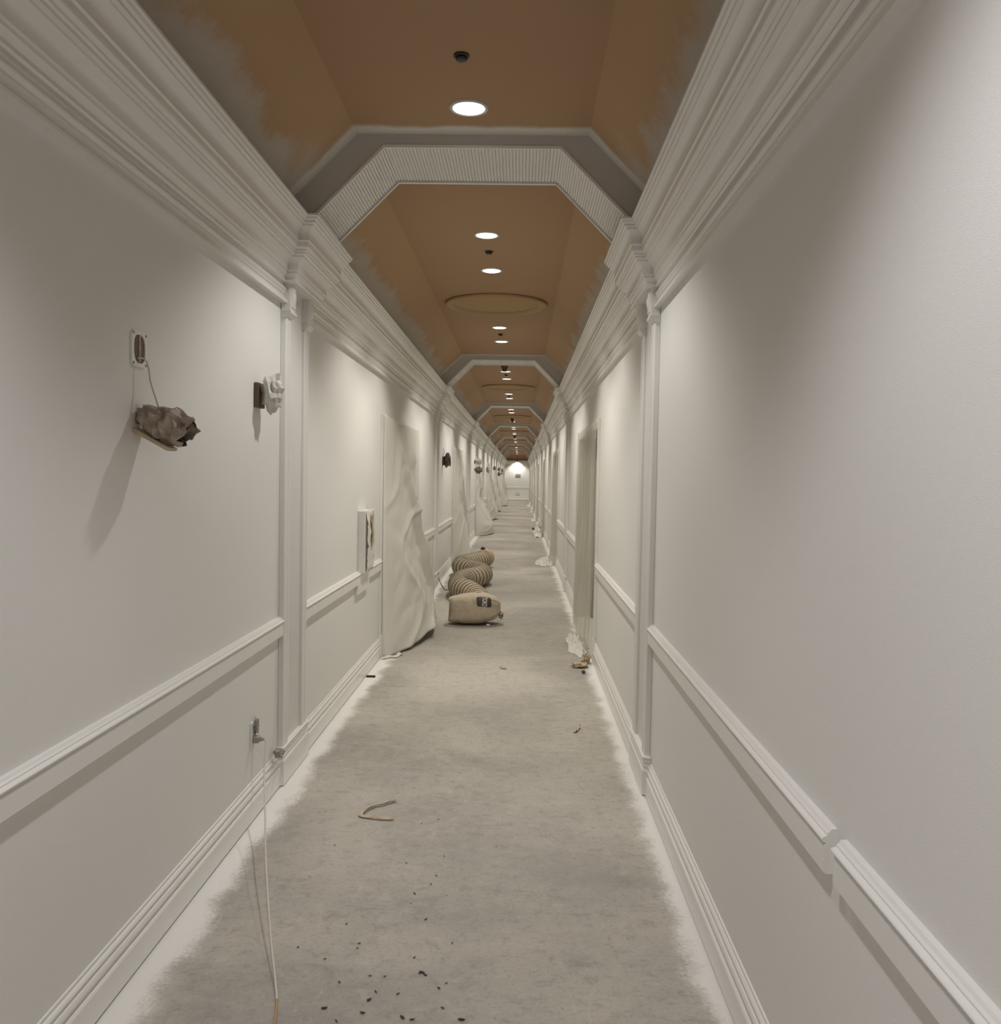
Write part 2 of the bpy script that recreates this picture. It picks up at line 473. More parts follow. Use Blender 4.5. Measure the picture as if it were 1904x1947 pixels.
# door alcoves: casing round the opening, two doors at the back
def door_alcove(side, k, first=[None]):
    if first[0] is None:
        r = bpy.data.objects.new('door_1', None); COL.objects.link(r); r['kind'] = 'structure'
        L = ALC1-ALC0
        cw, ct = .09, .018
        # local: +x is out of the wall into the corridor, y centred on the alcove
        frame = join(bevel_box(0, ct, -L/2-cw, -L/2, .20, ALC_Z+.0, .003), bevel_box(0, ct, L/2, L/2+cw, .20, ALC_Z, .003),
                     bevel_box(0, ct, -L/2-cw, L/2+cw, ALC_Z, ALC_Z+cw, .003),
                     bevel_box(.018, .026, -L/2-cw, -L/2-cw+.018, .20, ALC_Z+cw, .002), bevel_box(.018, .026, L/2+cw-.018, L/2+cw, .20, ALC_Z+cw, .002))
        obj('casing', frame, 'trim', r)
        for s in (-1, 1):
            y0, y1 = sorted((s*L/2, s*(L/2+cw)))
            obj('plinth_block', bevel_box(0, .03, y0, y1, .004, .20, .004), 'trim', r)
            y0, y1 = sorted((s*(L/2), s*(L/2-.012)))
            obj('alcove_baseboard', bevel_box(-ALC_R, 0, y0, y1, .004, .17, .003), 'trim', r)
        for s in (-1, 1):
            y0, y1 = sorted((s*.18, s*(L/2-.12)))
            d = obj('door_leaf', join(bevel_box(-ALC_R-.045, -ALC_R-.01, y0, y1, .01, 2.00, .003),
                                      bevel_box(-ALC_R-.012, -ALC_R-.004, y0+.14, y1-.14, .25, .95, .003),
                                      bevel_box(-ALC_R-.012, -ALC_R-.004, y0+.14, y1-.14, 1.12, 1.87, .003)), 'door', r)
            yh = s*.26
            obj('door_handle', join(bevel_box(-ALC_R-.012, -ALC_R, yh-.025, yh+.025, .92, 1.10, .003),
                                    tube([(-ALC_R, yh, 1.02), (-ALC_R+.045, yh, 1.02), (-ALC_R+.05, yh+s*.10, 1.02)], .009)), 'ring', d)
        fr = []
        for s in (-1, 1):
            for yy in (s*.13, s*(L/2-.12)):
                a, b2 = sorted((yy, yy+s*(.05 if abs(yy) < .5 else .10)))
                fr.append(bevel_box(-ALC_R-.05, -ALC_R+.005, a, b2, .0, 2.03, .003))
        fr.append(bevel_box(-ALC_R-.05, -ALC_R+.005, -L/2+.02, L/2-.02, 1.99, 2.035, .003))
        obj('door_frame', join(*fr), 'door', r)
        first[0] = r
    else:
        r = dup(first[0], (0, 0, 0)); r.name = 'door_%d' % (1 + k + (8 if side > 0 else 0)); r['kind'] = 'structure'
    r.location = (side*W, (ALC0+ALC1)/2+k*S, 0)
    r.rotation_euler = (0, 0, 0 if side < 0 else math.pi)
    return r
for k in range(NB+1):
    if ALC0+k*S < YE-2: door_alcove(-1, k)
for k in range(NB+1):
    if ALC0+k*S < YE-2: door_alcove(1, k)

# ================================================================== ARCHES
def arch_parts(root):
    # front and back faces with a plain band on each edge of the reeded soffit
    xw = W-.02
    outer = [(-xw, ZC-(xw-XC)), (-XC, ZC), (XC, ZC), (xw, ZC-(xw-XC))]
    x_end = .826
    inner = [(-x_end, ZS-(x_end-XS)), (-XS, ZS), (XS, ZS), (x_end, ZS-(x_end-XS))]
    outer[0] = (-xw, ZC-(xw-XC)); 
    prof = [(-xw, 2.852)] + outer + [(xw, 2.852), (x_end, 2.852)] + list(reversed(inner)) + [(-x_end, 2.852)]
    V, Fc = [], []
    n = len(prof)
    for y in (0, ARCH_D):
        for x, z in prof: V.append((x, y, z))
    for i in range(n):
        j = (i+1) % n; Fc.append((i, j, n+j, n+i))
    def cap(o):
        # indices: 0 lower left out,1,2,3,4 outer,5 lower right out,6 lower right in,7..10 inner (right to left),11 lower left in
        q = [(0, 1, 10, 11), (1, 2, 9, 10), (2, 3, 8, 9), (3, 4, 7, 8), (4, 5, 6, 7)]
        return [tuple(i+o for i in f) for f in q]
    Fc += cap(0) + cap(n)
    obj('arch_body', (V, Fc), 'arch', root)
    # reeded soffit panel
    pts = []
    segs = [((-x_end, ZS-(x_end-XS)), (-XS, ZS)), ((-XS, ZS), (XS, ZS)), ((XS, ZS), (x_end, ZS-(x_end-XS)))]
    for a, b in segs:
        L = math.hypot(b[0]-a[0], b[1]-a[1]); nr = round(L/.0172); dx, dz = (b[0]-a[0])/nr, (b[1]-a[1])/nr
        ux, uz = dx/(L/nr), dz/(L/nr); nx, nz = uz, -ux      # pointing down into the opening
        for i in range(nr):
            for t, h in ((0, .000), (.12, .0045), (.3, .008), (.5, .0092), (.7, .008), (.88, .0045)):
                pts.append((a[0]+dx*(i+t)+nx*h, a[1]+dz*(i+t)+nz*h))
    pts.append(segs[-1][1])
    V, Fc = [], []
    for y in (.004, ARCH_D-.035):
        for x, z in pts: V.append((x, y, z))
    n = len(pts)
    for i in range(n-1): Fc.append((i, i+1, n+i+1, n+i))
    Fc.append(tuple(range(n))); Fc.append(tuple(range(n, 2*n)))
    obj('reeded_soffit', (V, Fc[:-2]), 'trim', root)
    # thin edge boards front and back
    for y0, y1, h in ((-.006, .006, .010), (ARCH_D-.018, ARCH_D+.004, .014)):
        path = inner
        V, Fc = [], []
        k = math.tan(math.pi/8)
        for (hh) in (-.004, h):
            pp = [(-x_end+hh*.707, inner[0][1]-hh*.707), (-XS+hh*k, ZS-hh), (XS-hh*k, ZS-hh), (x_end-hh*.707, inner[3][1]-hh*.707)]
            for y in (y0, y1):
                for x, z in pp: V.append((x, y, z))
        for i in range(3):
            Fc += [(i, i+1, 5+i, 4+i), (8+i, 12+i, 13+i, 9+i), (i, 8+i, 9+i, i+1), (4+i, 5+i, 13+i, 12+i)]
        Fc += [(0, 4, 12, 8), (3, 11, 15, 7)]
        obj('edge_board', (V, Fc), 'trim', root)
arch0 = thing('ceiling_arch', 'octagonal ceiling arch with reeded soffit, nearest of the row', 'arch', (0, arch_y(0), 0), 0, 'octagonal arches spanning the corridor')
arch_parts(arch0)
for k in range(1, NB):
    dup(arch0, (0, arch_y(k), 0), 0, 'octagonal ceiling arch with reeded soffit, %s of the row counted from the camera%s' % (ORDN[k], ', the farthest' if k == NB-1 else ''))

# ================================================================== PILASTERS
def pilaster_parts(r):
    h = PIL_W/2; sw = .088
    def stile(y0, y1):
        prof = [(0, y0), (.024, y0), (.030, y0+.005), (.030, y0+.022), (.024, y0+.025), (.024, y0+.034), (.029, y0+.037), (.029, y1-.037), (.024, y1-.034), (.024, y1-.025), (.030, y1-.022), (.030, y1-.005), (.024, y1), (0, y1)]
        V = [(x, y, z) for z in (.18, 2.40) for x, y in prof]; n = len(prof)
        return V, [(i, (i+1) % n, n+(i+1) % n, n+i) for i in range(n)] + [tuple(range(n)), tuple(range(n, 2*n))]
    obj('stile', stile(-h, -h+sw), 'trim', r); obj('stile', stile(h-sw, h), 'trim', r)
    # fluted field
    pts = [(0, -h+sw)]
    a, b = -h+sw, h-sw; nf = 18
    for i in range(nf):
        d = (b-a)/nf
        for t, q in ((.08, .012), (.2, .008), (.5, .0055), (.8, .008), (.92, .012)): pts.append((q, a+d*(i+t)))
    pts.append((0, b))
    n = len(pts)
    V = [(x, y, z) for z in (.18, 2.553) for x, y in pts]
    obj('fluted_panel', (V, [(i, (i+1) % n, n+(i+1) % n, n+i) for i in range(n)] + [tuple(range(n)), tuple(range(n, 2*n))]), 'trim', r)
    for y0, y1 in ((-h, -h+sw), (h-sw, h)):
        yc = (y0+y1)/2
        c = obj('capital_block', join(bevel_box(0, .050, y0-.002, y1+.002, 2.415, 2.56, .003),
                                      bevel_box(.046, .056, y0+.010, y1-.010, 2.435, 2.545, .003),
                                      sweep([(0, 2.385), (.034, 2.385), (.044, 2.395), (.054, 2.405), (.054, 2.416), (0, 2.416)], [(0, y0, 1, -1*.3), (0, y1, 1, .3)])), 'trim', r)
        V, Fc = lathe([(.001, .011), (.012, .010), (.018, .005), (.022, .006), (.028, .004), (.030, 0)], 20)
        obj('rosette', ([(z+.055, x+yc, y*1.35+2.49) for x, y, z in V], Fc), 'trim', c)
    PL = [(0, .006), (.040, .006), (.040, .128), (.035, .134), (.033, .142)] + arc((.033, .142), (.030, .166), 5, .005) + [(.030, .166), (.036, .170), (.040, .180), (.034, .184), (.034, .192), (.042, .194), (.042, .198), (0, .198)]
    obj('plinth', sweep(PL, [(0, -h-.004, .0, -1), (0, -h-.004, 1, -.55), (0, h+.004, 1, .55), (0, h+.004, 0, 1)]), 'trim', r)
pil0 = thing('fluted_pilaster', 'white fluted pilaster on the left wall, nearest the camera', 'pilaster', (-W+.0012, arch_y(0)+PIL_W/2, 0), 0, 'white fluted pilasters along both walls')
pilaster_parts(pil0)
for k in range(NB):
    for s in (-1, 1):
        if k == 0 and s < 0: continue
        lab = 'white fluted pilaster on the %s wall, %s' % ('left' if s < 0 else 'right', 'nearest the camera' if k == 0 else '%s from the camera' % ORDN[k])
        dup(pil0, (s*(W-.0012), arch_y(k)+PIL_W/2, 0), 0 if s < 0 else math.pi, lab)

# ================================================================== CEILING FITTINGS
def make_downlight(loc, label, power, col=LIGHT_COL):
    r = thing('recessed_downlight', label, 'ceiling light', loc, 0, 'round recessed downlights in the ceiling')
    V, Fc = lathe([(.070, .004), (.072, -.004), (.080, -.009), (.090, -.006), (.092, 0), (.092, .004)], 40, False)
    obj('trim_ring', (V, Fc), 'ring', r, True)
    obj('lens', lathe([(.0005, -.0115), (.040, -.011), (.066, -.0085), (.0745, -.005), (.0745, .003)], 32), 'lens', r, True)
    return r
def add_lamp(r, power, col):
    ld = bpy.data.lights.new('downlight_lamp', 'SPOT')
    ld.energy = power; ld.color = col; ld.shadow_soft_size = .065; ld.spot_size = math.radians(116); ld.spot_blend = .5
    lo = bpy.data.objects.new('downlight_lamp', ld); COL.objects.link(lo); lo.parent = r; lo.location = (0, 0, -.02)
dl0 = make_downlight((0, 4.09, ZC), 'bright round recessed downlight just before the first arch', LIGHT_NEAR)
add_lamp(dl0, LIGHT_NEAR, LIGHT_COL_NEAR)
def put_light(y, label, power, col=LIGHT_COL):
    r = thing('recessed_downlight', label, 'ceiling light', (0, y, ZC), 0, 'round recessed downlights in the ceiling')
    for ch in list(dl0.children):
        if ch.type == 'MESH':
            c = ch.copy(); COL.objects.link(c); c.parent = r
    add_lamp(r, power, col)
    return r
put_light(.75, 'round recessed downlight above the camera', LIGHT_BEHIND, (.985, .955, 1))
put_light(-2.6, 'round recessed downlight behind the camera', LIGHT_BEHIND, (.985, .955, 1))
def make_sensor(mat, label, loc, r_=.032, h=.022, name='sprinkler_cap', cat='sprinkler'):
    r = thing(name, label, cat, loc)
    obj('flange', lathe([(.001, .002), (r_, .002), (r_, -.006), (r_*.86, -.009), (.001, -.009)], 24), mat, r)
    obj('cap', lathe([(r_*.74, -.006), (r_*.74, -h*.8), (r_*.6, -h), (.001, -h)], 24), mat, r, True)
    return r
cap0 = make_sensor('black', 'black sprinkler cap on the tan ceiling before the first arch', (0, 3.59, ZC))
cap0['group'] = 'black sprinkler caps on the ceiling'
def make_medallion(loc, label):
    r = thing('ceiling_medallion', label, 'ceiling medallion', loc, 0, 'large round medallions in the ceiling')
    obj('moulded_rim', lathe([(.50, .002), (.50, -.016), (.492, -.026), (.478, -.022), (.472, -.028), (.455, -.022), (.445, -.010), (.42, -.006), (.42, .002)], 72), 'medal', r, True)
    obj('disc', lathe([(.001, -.0035), (.42, -.003), (.42, .002)], 72), 'medal_in', r)
    return r
M['medal'] = paint('medallion_rim', (.42, .285, .15), .6)
M['medal_in'] = paint('medallion_disc', (.43, .28, .115), .7)
BC = [Y_ARCH+ARCH_D+(S-ARCH_D)/2+k*S for k in range(NB)]
med0 = None
for k in range(NB):
    c = BC[k]; bay = 'between the %s and %s arches' % (ORDN[k], ORDN[k+1]) if k < NB-1 else 'beyond the last arch'
    for j, dy in enumerate((-2.42, -1.37, 1.37, 2.39)):
        which = ('first', 'second', 'third', 'fourth')[j]
        put_light(c+dy, 'lit round downlight, %s of the four %s' % (which, bay), LIGHT_W)
    for j, dy in enumerate((-1.97, 1.83)):
        dup(cap0, (0, c+dy, ZC), 0, 'black sprinkler cap %s, %s the round medallion' % (bay, ('before', 'after')[j]))
    lab = 'round tan ceiling medallion %s' % bay
    if med0 is None: med0 = make_medallion((0, c+.02, ZC), lab)
    else: dup(med0, (0, c+.02, ZC), 0, lab)
put_light(61.4, 'added round downlight beyond the last arch, next to last before the end wall', LIGHT_W)  # extra downlight added to brighten the dim far end
put_light(64.2, 'added round downlight closest to the far end wall', LIGHT_W)  # second added lamp, lifts the end wall and last stretch
bell = None
for y, lab in ((13.2, 'brown cone-shaped ceiling fitting just beyond the second arch'), (25.4, 'brown cone-shaped ceiling fitting between the third and fourth arches'),
               (35.8, 'brown cone-shaped ceiling fitting just before the fifth arch'), (45.4, 'brown cone-shaped ceiling fitting just beyond the sixth arch')):
    if bell is None:
        bell = thing('ceiling_cone', lab, 'ceiling fitting', (0, y, ZC), 0, 'brown cones hanging from the ceiling')
        obj('flange', lathe([(.001, .002), (.07, .002), (.07, -.008), (.001, -.008)], 24), 'brown', bell)
        obj('cone', lathe([(.066, -.006), (.05, -.05), (.036, -.08), (.034, -.115), (.001, -.118)], 24), 'brown', bell, True)
    else: dup(bell, (0, y, ZC), 0, lab)

# far end: wall washer, panel, outlet
ww = thing('wall_washer', 'small dark spotlight under the far end cornice', 'spotlight', (0.0, YE-.42, 2.86))
obj('housing', lathe([(.001, .06), (.05, .06), (.055, .0), (.05, -.03), (.001, -.03)], 20), 'black', ww, True)
obj('stem', lathe([(.012, .44), (.012, .05)], 12), 'black', ww, True)
ld = bpy.data.lights.new('wall_washer_lamp', 'SPOT'); ld.energy = 105; ld.color = (1, .945, .855); ld.spot_size = math.radians(118); ld.spot_blend = .6; ld.shadow_soft_size = .04
lo = bpy.data.objects.new('wall_washer_lamp', ld); COL.objects.link(lo); lo.parent = ww; lo.location = (0, 0, -.05); lo.rotation_euler = (math.radians(22), 0, 0)
pn = thing('wall_panel', 'small grey box mounted high on the far end wall', 'panel', (.06, YE, 1.79))
obj('housing', bevel_box(-.18, .18, -.07, 0, -.06, .06, .006), 'tape_grey', pn)
obj('face_plate', bevel_box(-.16, .16, -.076, -.068, -.045, .045, .002), 'paper_grey', pn)
ot = thing('wall_outlet', 'covered outlet low on the far end wall', 'outlet', (.06, YE, .31))
obj('cover_plate', bevel_box(-.18, .18, -.012, 0, -.12, .12, .005), 'paper_white', ot)
obj('socket', bevel_box(-.15, .15, -.02, -.008, -.10, -.06, .003), 'tape_grey', ot)

# ================================================================== LEFT WALL FITTINGS
# open junction box with a wire that carries a masked wall lamp
jb = thing('junction_box', 'open wall box with white mud ring and hanging wire, nearest on left wall', 'junction box', (-W, 2.768, 1.985))
def ring_plate():
    outer = [(-.056, -.057), (.056, -.057), (.056, .057), (-.056, .057)]
    V, Fc = [], []
    n = 24
    ov = []
    for i in range(n):
        a = 2*math.pi*(i+.5)/n; c, s_ = math.cos(a), math.sin(a); k = .056/max(abs(c), abs(s_)); ov.append((c*k, s_*k))
    sg = lambda t: math.copysign(abs(t)**.72, t)
    iv = [(sg(math.cos(2*math.pi*(i+.5)/n))*.041, sg(math.sin(2*math.pi*(i+.5)/n))*.045) for i in range(n)]
    for x in (0, .006):
        for y, z in ov: V.append((x, y, z))
        for y, z in iv: V.append((x, y, z))
    for i in range(n):
        j = (i+1) % n
        Fc += [(i, j, n+j, n+i), (2*n+i, 3*n+i, 3*n+j, 2*n+j), (i, 2*n+i, 2*n+j, j), (n+i, n+j, 3*n+j, 3*n+i)]
    return V, Fc
obj('mud_ring', ring_plate(), 'plain_white', jb)
obj('box_back', bevel_box(.0005, .0025, -.044, .044, -.047, .047, .0004), 'brown_box', jb)
obj('conduit_ridge', bevel_box(.002, .005, -.002, .012, -.042, .044, .001), 'paper_brown', jb)
obj('screw', join(*[shift(([(z+.006, x, y) for x, y, z in lathe([(.0045, 0), (.0045, .002), (.001, .003)], 12)[0]], lathe([(.0045, 0), (.0045, .002), (.001, .003)], 12)[1]), (0, a, b)) for a in (-.045, .045) for b in (-.047, .047)]), 'tape_grey', jb)
obj('hanging_wire', tube(catmull([(.004, -.012, -.028), (.022, .002, -.032), (.030, .010, -.060), (.034, .014, -.10), (.050, .014, -.150), (.062, .012, -.185)]), .0028, 8), 'wire', jb, True)

def crumpled_bag(seed, L, H, D):
    """open-ended paper wrapping: a wrinkled sleeve along +x, thicker at the far end"""
    V, Fc = [], []
    nu, nv = 11, 17
    o = Vector((seed, seed*2.3, 0))
    for i in range(nu+1):
        u = i/nu
        rad = .62+.5*math.sin(min(u*1.25, 1)*math.pi*.5)
        for j in range(nv):
            a = 2*math.pi*j/nv
            d = Vector((u*2.2, math.cos(a)*1.2, math.sin(a)*1.2))
            r = rad*(1+.42*(abs(noise.noise(d*1.5+o))*1.7-.4)+.14*noise.noise(d*4+o))
            if u > .85: r *= 1-.35*(u-.85)/.15*(1 if j % 5 else .2)
            V.append((u*L + .10*L*noise.noise(d*2.2-o), math.cos(a)*r*D/2, math.sin(a)*r*H/2))
    for i in range(nu):
        for j in range(nv):
            k = (j+1) % nv; Fc.append((i*nv+j, i*nv+k, (i+1)*nv+k, (i+1)*nv+j))
    Fc.append(tuple(range(nv)))
    return V, Fc
wl = thing('masked_wall_lamp', 'brown paper wrapped lamp dangling by a wire, nearest on left wall', 'masked wall lamp', (-W, 2.77, 1.775))
def rot_y(vf, a, piv=(0, 0, 0)):
    c, s_ = math.cos(a), math.sin(a)
    return ([((v[0]-piv[0])*c+(v[2]-piv[2])*s_+piv[0], v[1], -(v[0]-piv[0])*s_+(v[2]-piv[2])*c+piv[2]) for v in vf[0]],)+tuple(vf[1:])
obj('paper_wrap', rot_y(shift(crumpled_bag(3.3, .165, .100, .11), (.006, 0, .008)), .38), 'paper_brown', wl)
obj('torn_flap', rot_y(shift(crumple(.035, .045, .032, 5.2, 3, .7), (.15, .01, .016)), .38), 'paper_dark', wl)
obj('back_board', rot_y(bevel_box(.004, .150, -.045, .035, -.046, -.034, .003), .50), 'paper_tan', wl)

def masked_sconce(loc, label, size, mat, seed, plate=True, L=None):
    r = thing('masked_sconce', label, 'masked wall lamp', loc, 0, 'paper wrapped wall lamps on the left wall')
    if plate:
        obj('back_plate', bevel_box(.001, .022, -.055*size/.08, .045*size/.08, -.065*size/.08, .045*size/.08, .002), 'brown_box', r)
    obj('paper_wrap', shift(crumple((L or .048), size*.62, size, seed, 3, .55, hf=.7), ((L or .048)*1.1+.02, 0, 0)), mat, r)
    return r
masked_sconce((-W, 4.03, 1.965), 'white crumpled paper over a wall lamp beside the first left pilaster', .082, 'paper_white', 4.4)
dk = masked_sconce((-W, 13.66, 1.845), 'dark crumpled paper over a wall lamp just past the second left pilaster', .10, 'paper_dark', 8.1, True, .052)
masked_sconce((-W, 22.9, 1.985), 'pale crumpled paper wall lamp, upper of the pair past the third pilaster', .068, 'paper_grey', 2.2, True, .085)
tw = masked_sconce((-W, 22.6, 1.765), 'dark crumpled paper lamp hanging below its pale twin past the third pilaster', .085, 'paper_dark', 6.6, False, .095)
masked_sconce((-W, 31.1, 1.86), 'light grey crumpled paper wall lamp just past the fourth left pilaster', .13, 'paper_grey', 7.7, True, .05)
masked_sconce((-W, 38.7, 1.99), 'small dark crumpled paper wall lamp just past the fifth left pilaster', .11, 'paper_dark', 9.2, True, .05)
masked_sconce((-W, 46.5, 2.01), 'small dark crumpled paper wall lamp, upper one past the sixth pilaster', .11, 'paper_dark', 1.2, True, .05)
masked_sconce((-W, 46.6, 1.75), 'small dark crumpled paper wall lamp, lower one past the sixth pilaster', .11, 'paper_dark', 1.9, True, .06)
masked_sconce((-W, 54.5, 2.02), 'tiny dark wrapped wall lamp, upper one past the seventh pilaster', .11, 'paper_dark', 3.9, True, .05)
masked_sconce((-W, 54.5, 1.80), 'tiny dark wrapped wall lamp, lower one past the seventh pilaster', .08, 'paper_dark', 5.9, True, .04)
obj('hanging_wire', tube(catmull([(.02, -.11, .175), (.03, -.06, .125), (.012, -.04, .075), (.05, 0, .025)]), .004, 6), 'tape_grey', dk, True)
obj('hanging_wire', tube(catmull([(.07, .02, .16), (.09, .0, .11), (.10, -.01, .055)]), .005, 6), 'tape_grey', tw, True)

# tall box with partly peeled wrapping
cab = thing('wall_cabinet', 'tall narrow white wall box in peeling plastic, over the left chair rail', 'wall cabinet', (-W, 6.57, .85))
obj('body', bevel_box(0, .058, 0, .33, 0, .475, .004), 'trim', cab)
def peel():
    V, Fc = [], []
    nu, nv = 12, 22
    for i in range(nu+1):
        for j in range(nv+1):
            u, v = i/nu, j/nv
            q = Vector((u*3, v*6, 4.2))
            V.append((.060+.020*abs(noise.noise(q*1.4))+.010*abs(noise.noise(q*3.5))+.012*math.sin(v*math.pi), .012+u*.31, .012+v*.47+.012*noise.noise(q)))
    for i in range(nu):
        for j in range(nv): Fc.append((i*(nv+1)+j, (i+1)*(nv+1)+j, (i+1)*(nv+1)+j+1, i*(nv+1)+j+1))
    return V, Fc
po = obj('plastic_wrap', peel(), 'sheet', cab, True)
po.modifiers.new('thick', 'SOLIDIFY').thickness = .0015
obj('brown_paper_strip', shift(crumple(.006, .035, .13, 12.5, 3, .5), (.088, .16, .33)), 'paper_tan', cab)

# outlet with plug and cord
out = thing('wall_outlet', 'taped outlet low on the left wall before the pilaster', 'outlet', (-W, 3.985, .39))
obj('cover_plate', bevel_box(0, .006, -.036, .036, -.058, .058, .002), 'wall', out)
obj('tape_flap', shift(crumple(.012, .022, .035, 21, 3, .8), (.014, .012, .032)), 'tape_grey', out)
cd = thing('power_cord', 'white cord from the low left outlet down to the floor', 'cord', (-W, 3.985, .365))
obj('plug', join(bevel_box(.006, .034, -.018, .018, -.016, .016, .005), tube([(.03, 0, 0), (.045, 0, .002), (.056, 0, 0)], [.012, .010, .006], 10)), 'tape_grey', cd)
cp = [(.052, 0, 0), (.066, -.01, -.008), (.072, -.04, -.05), (.092, -.12, -.125), (.155, -.32, -.185), (.245, -.62, -.235), (.335, -.90, -.280), (.42, -1.15, -.322), (.485, -1.33, -.350), (.52, -1.44, -.3605), (.54, -1.56, -.3605), (.56, -1.85, -.3605)]
cpts = catmull(cp)
obj('wire', tube(cpts[:112], .0036, 8), 'wire', cd, True)
obj('frayed_wire', tube(cpts[105:], .0042, 8), 'cord_end', cd, True)
cn = thing('cord_connector', 'dark grey taped connector lying on the baseboard beside the first left pilaster', 'connector', (-W, 4.30, .198))
obj('tape_wrap', shift(crumple(.026, .034, .022, 31, 3, .6), (.036, 0, .004)), 'tape_grey', cn)
obj('prong', join(tube([(.055, -.03, .004), (.072, -.07, .010), (.074, -.09, .012)], .006, 8)), 'tape_grey', cn)

# ================================================================== PLASTIC SHEETS OVER THE DOORS
def grid_faces(nu, nv):
    return [(i*(nv+1)+j, (i+1)*(nv+1)+j, (i+1)*(nv+1)+j+1, i*(nv+1)+j+1) for i in range(nu) for j in range(nv)]
def left_sheet(k, bulge, label, seed, low=.5, lump=0.0, sw=0.0):
    y0, y1 = ALC0+k*S-.082, ALC1+k*S+.075
    nu, nv = 90, 110
    V = []
    cy = (y0+y1)/2
    for i in range(nu+1):
        s = i/nu
        for j in range(nv+1):
            t = j/nv                      # 0 top .. 1 bottom
            prof = t**(1.0+low)           # bulges more towards the floor
            if lump: prof = max(.25*t, lump*max(0, 1-abs(t-.62)/.16)**.8, min(1, max(0, (t-.5)/.38)))
            arch = math.sin(math.pi*min(1, s**.85))**.8
            d = bulge*prof*arch
            q = Vector((s*2.2+seed, t*3.2, seed*.7))
            # diagonal drape folds running from the upper near corner
            ph = (s*1.3+t*.9)*7+3*noise.noise(q*.9)
            amp = math.sin(math.pi*min(1, s*1.02))**.5*min(1, t*5+.15)
            fold = .038*(1-abs(math.sin(ph)))**3 + .045*max(0, noise.noise(q*1.15))+.022*abs(noise.noise(q*2.6))+.012*noise.noise(Vector((q.x*9+q.y*4, q.y*3, q.z)))
            cr = .075*math.exp(-((s-.30-.35*t)/.035)**2)*math.sin(math.pi*t) - .06*math.exp(-((s-.37-.35*t)/.03)**2)*math.sin(math.pi*t)
            d = .030 + d + amp*(fold + cr)
            y = y0+(y1-y0)*s + sw*t*arch
            zt = ALC_Z+.095 - .05*math.sin(math.pi*s)*(1 if s < .5 else .6) - (.05 if s > .9 else 0)*(s-.9)*10
            zb = .045 + .10*math.sin(math.pi*s)**2*(.6+.6*noise.noise(Vector((s*4, seed, 0)))) if not lump else .02
            zb = zb*(1 if s > .25 else s/.25) + .002
            V.append((-W+d, y, zt+(zb-zt)*t))
    o = obj('plastic_sheet', (V, grid_faces(nu, nv)), 'sheet', None, True)
    m = o.modifiers.new('thick', 'SOLIDIFY'); m.thickness = .0015; m.offset = 0
    return tag(o, label, 'plastic sheet', 'plastic sheets over the left doors')
lefts = [(.34, .55, 0, .06), (.20, .2, 0, 0), (.43, .3, .30, 0), (.34, .3, 0, .6), (.30, .3, 0, .3), (.52, .4, 0, .3), (.40, .4, 0, .3)]
for k, (b_, lo_, lm, sw) in enumerate(lefts):
    lab = 'milky plastic sheet billowing over the left door, %s sheet from the camera' % ('first and largest' if k == 0 else ORDN[k])
    left_sheet(k, b_, lab, 1.7+k*2.3, lo_, lm, sw)

def right_sheet(k, label, seed):
    y0, y1 = ALC0+k*S-.04, ALC1+k*S+.06
    nu, nv = 100, 60; V = []
    for i in range(nu+1):
        s = i/nu
        for j in range(nv+1):
            t = j/nv
            q = Vector((s*3+seed, t*2, seed))
            gather = (1-.0*t)
            y = y0+(y1-y0)*s
            pull = .10*t*(1-s)           # near edge slides back as it falls
            y += pull
            amp = min(1, t*4+.2)
            d = .028 + amp*(.016*math.sin(s*46+3*noise.noise(q*.8)) + .035*max(0, noise.noise(q*1.3))) + .05*max(0, t-.75)*4*math.sin(math.pi*s)
            d -= .03*math.sin(math.pi*s)*math.sin(math.pi*min(1, t*1.2))
            z = ALC_Z+.075-.03*math.sin(math.pi*s)+(-.06-ALC_Z)*t
            V.append((W-max(d, -.10), y, max(z, .006)))
    o = obj('plastic_sheet', (V, grid_faces(nu, nv)), 'sheet_thin', None, True)
    tag(o, label, 'plastic sheet', 'thin plastic sheets over the right doors'); return o
def floor_heap(x, y, sx, sy, sz, seed, parent, mat='sheet'):
    nu, nv = 36, 36; V = []
    for i in range(nu+1):
        for j in range(nv+1):
            u, v = i/nu*2-1, j/nv*2-1
            q = Vector((u*2+seed, v*2, seed*.3))
            r = min(1, math.hypot(u, v)/(1+.35*noise.noise(Vector((math.atan2(v, u)*1.2, seed, 0)))))
            h = max(0, 1-r)**.7
            V.append((x+u*sx+.02*noise.noise(q*3), y+v*sy+.04*noise.noise(q*2.3), .003+sz*h*(.5+.9*abs(noise.noise(q*1.9)))+.012*h*abs(noise.noise(q*7))))
    keep = []
    for f in grid_faces(nu, nv):
        c = [V[a] for a in f]
        if max(p[2] for p in c) > .0042: keep.append(f)
    used = sorted({a for f in keep for a in f}); mp = {a: i for i, a in enumerate(used)}
    o = obj('bunched_hem', ([V[a] for a in used], [tuple(mp[a] for a in f) for f in keep]), mat, parent, True)
    m = o.modifiers.new('thick', 'SOLIDIFY'); m.thickness = .0015; m.offset = 1
    return o
rs = [right_sheet(k, 'thin see-through plastic sheet hung over the right door, %s sheet from the camera' % ('first' if k == 0 else ORDN[k]), 2.9+k*1.9) for k in range(7)]
floor_heap(.84, 8.35, .10, .62, .07, 3, rs[0])
floor_heap(.75, 16.3, .185, .60, .16, 7, rs[1])
floor_heap(.78, 23.9, .15, .75, .42, 11, rs[2])
floor_heap(.80, 32.3, .13, .8, .15, 15, rs[3])
floor_heap(.82, 40.1, .11, .8, .15, 19, rs[4])
floor_heap(.78, 48.0, .15, .8, .22, 23, rs[5])

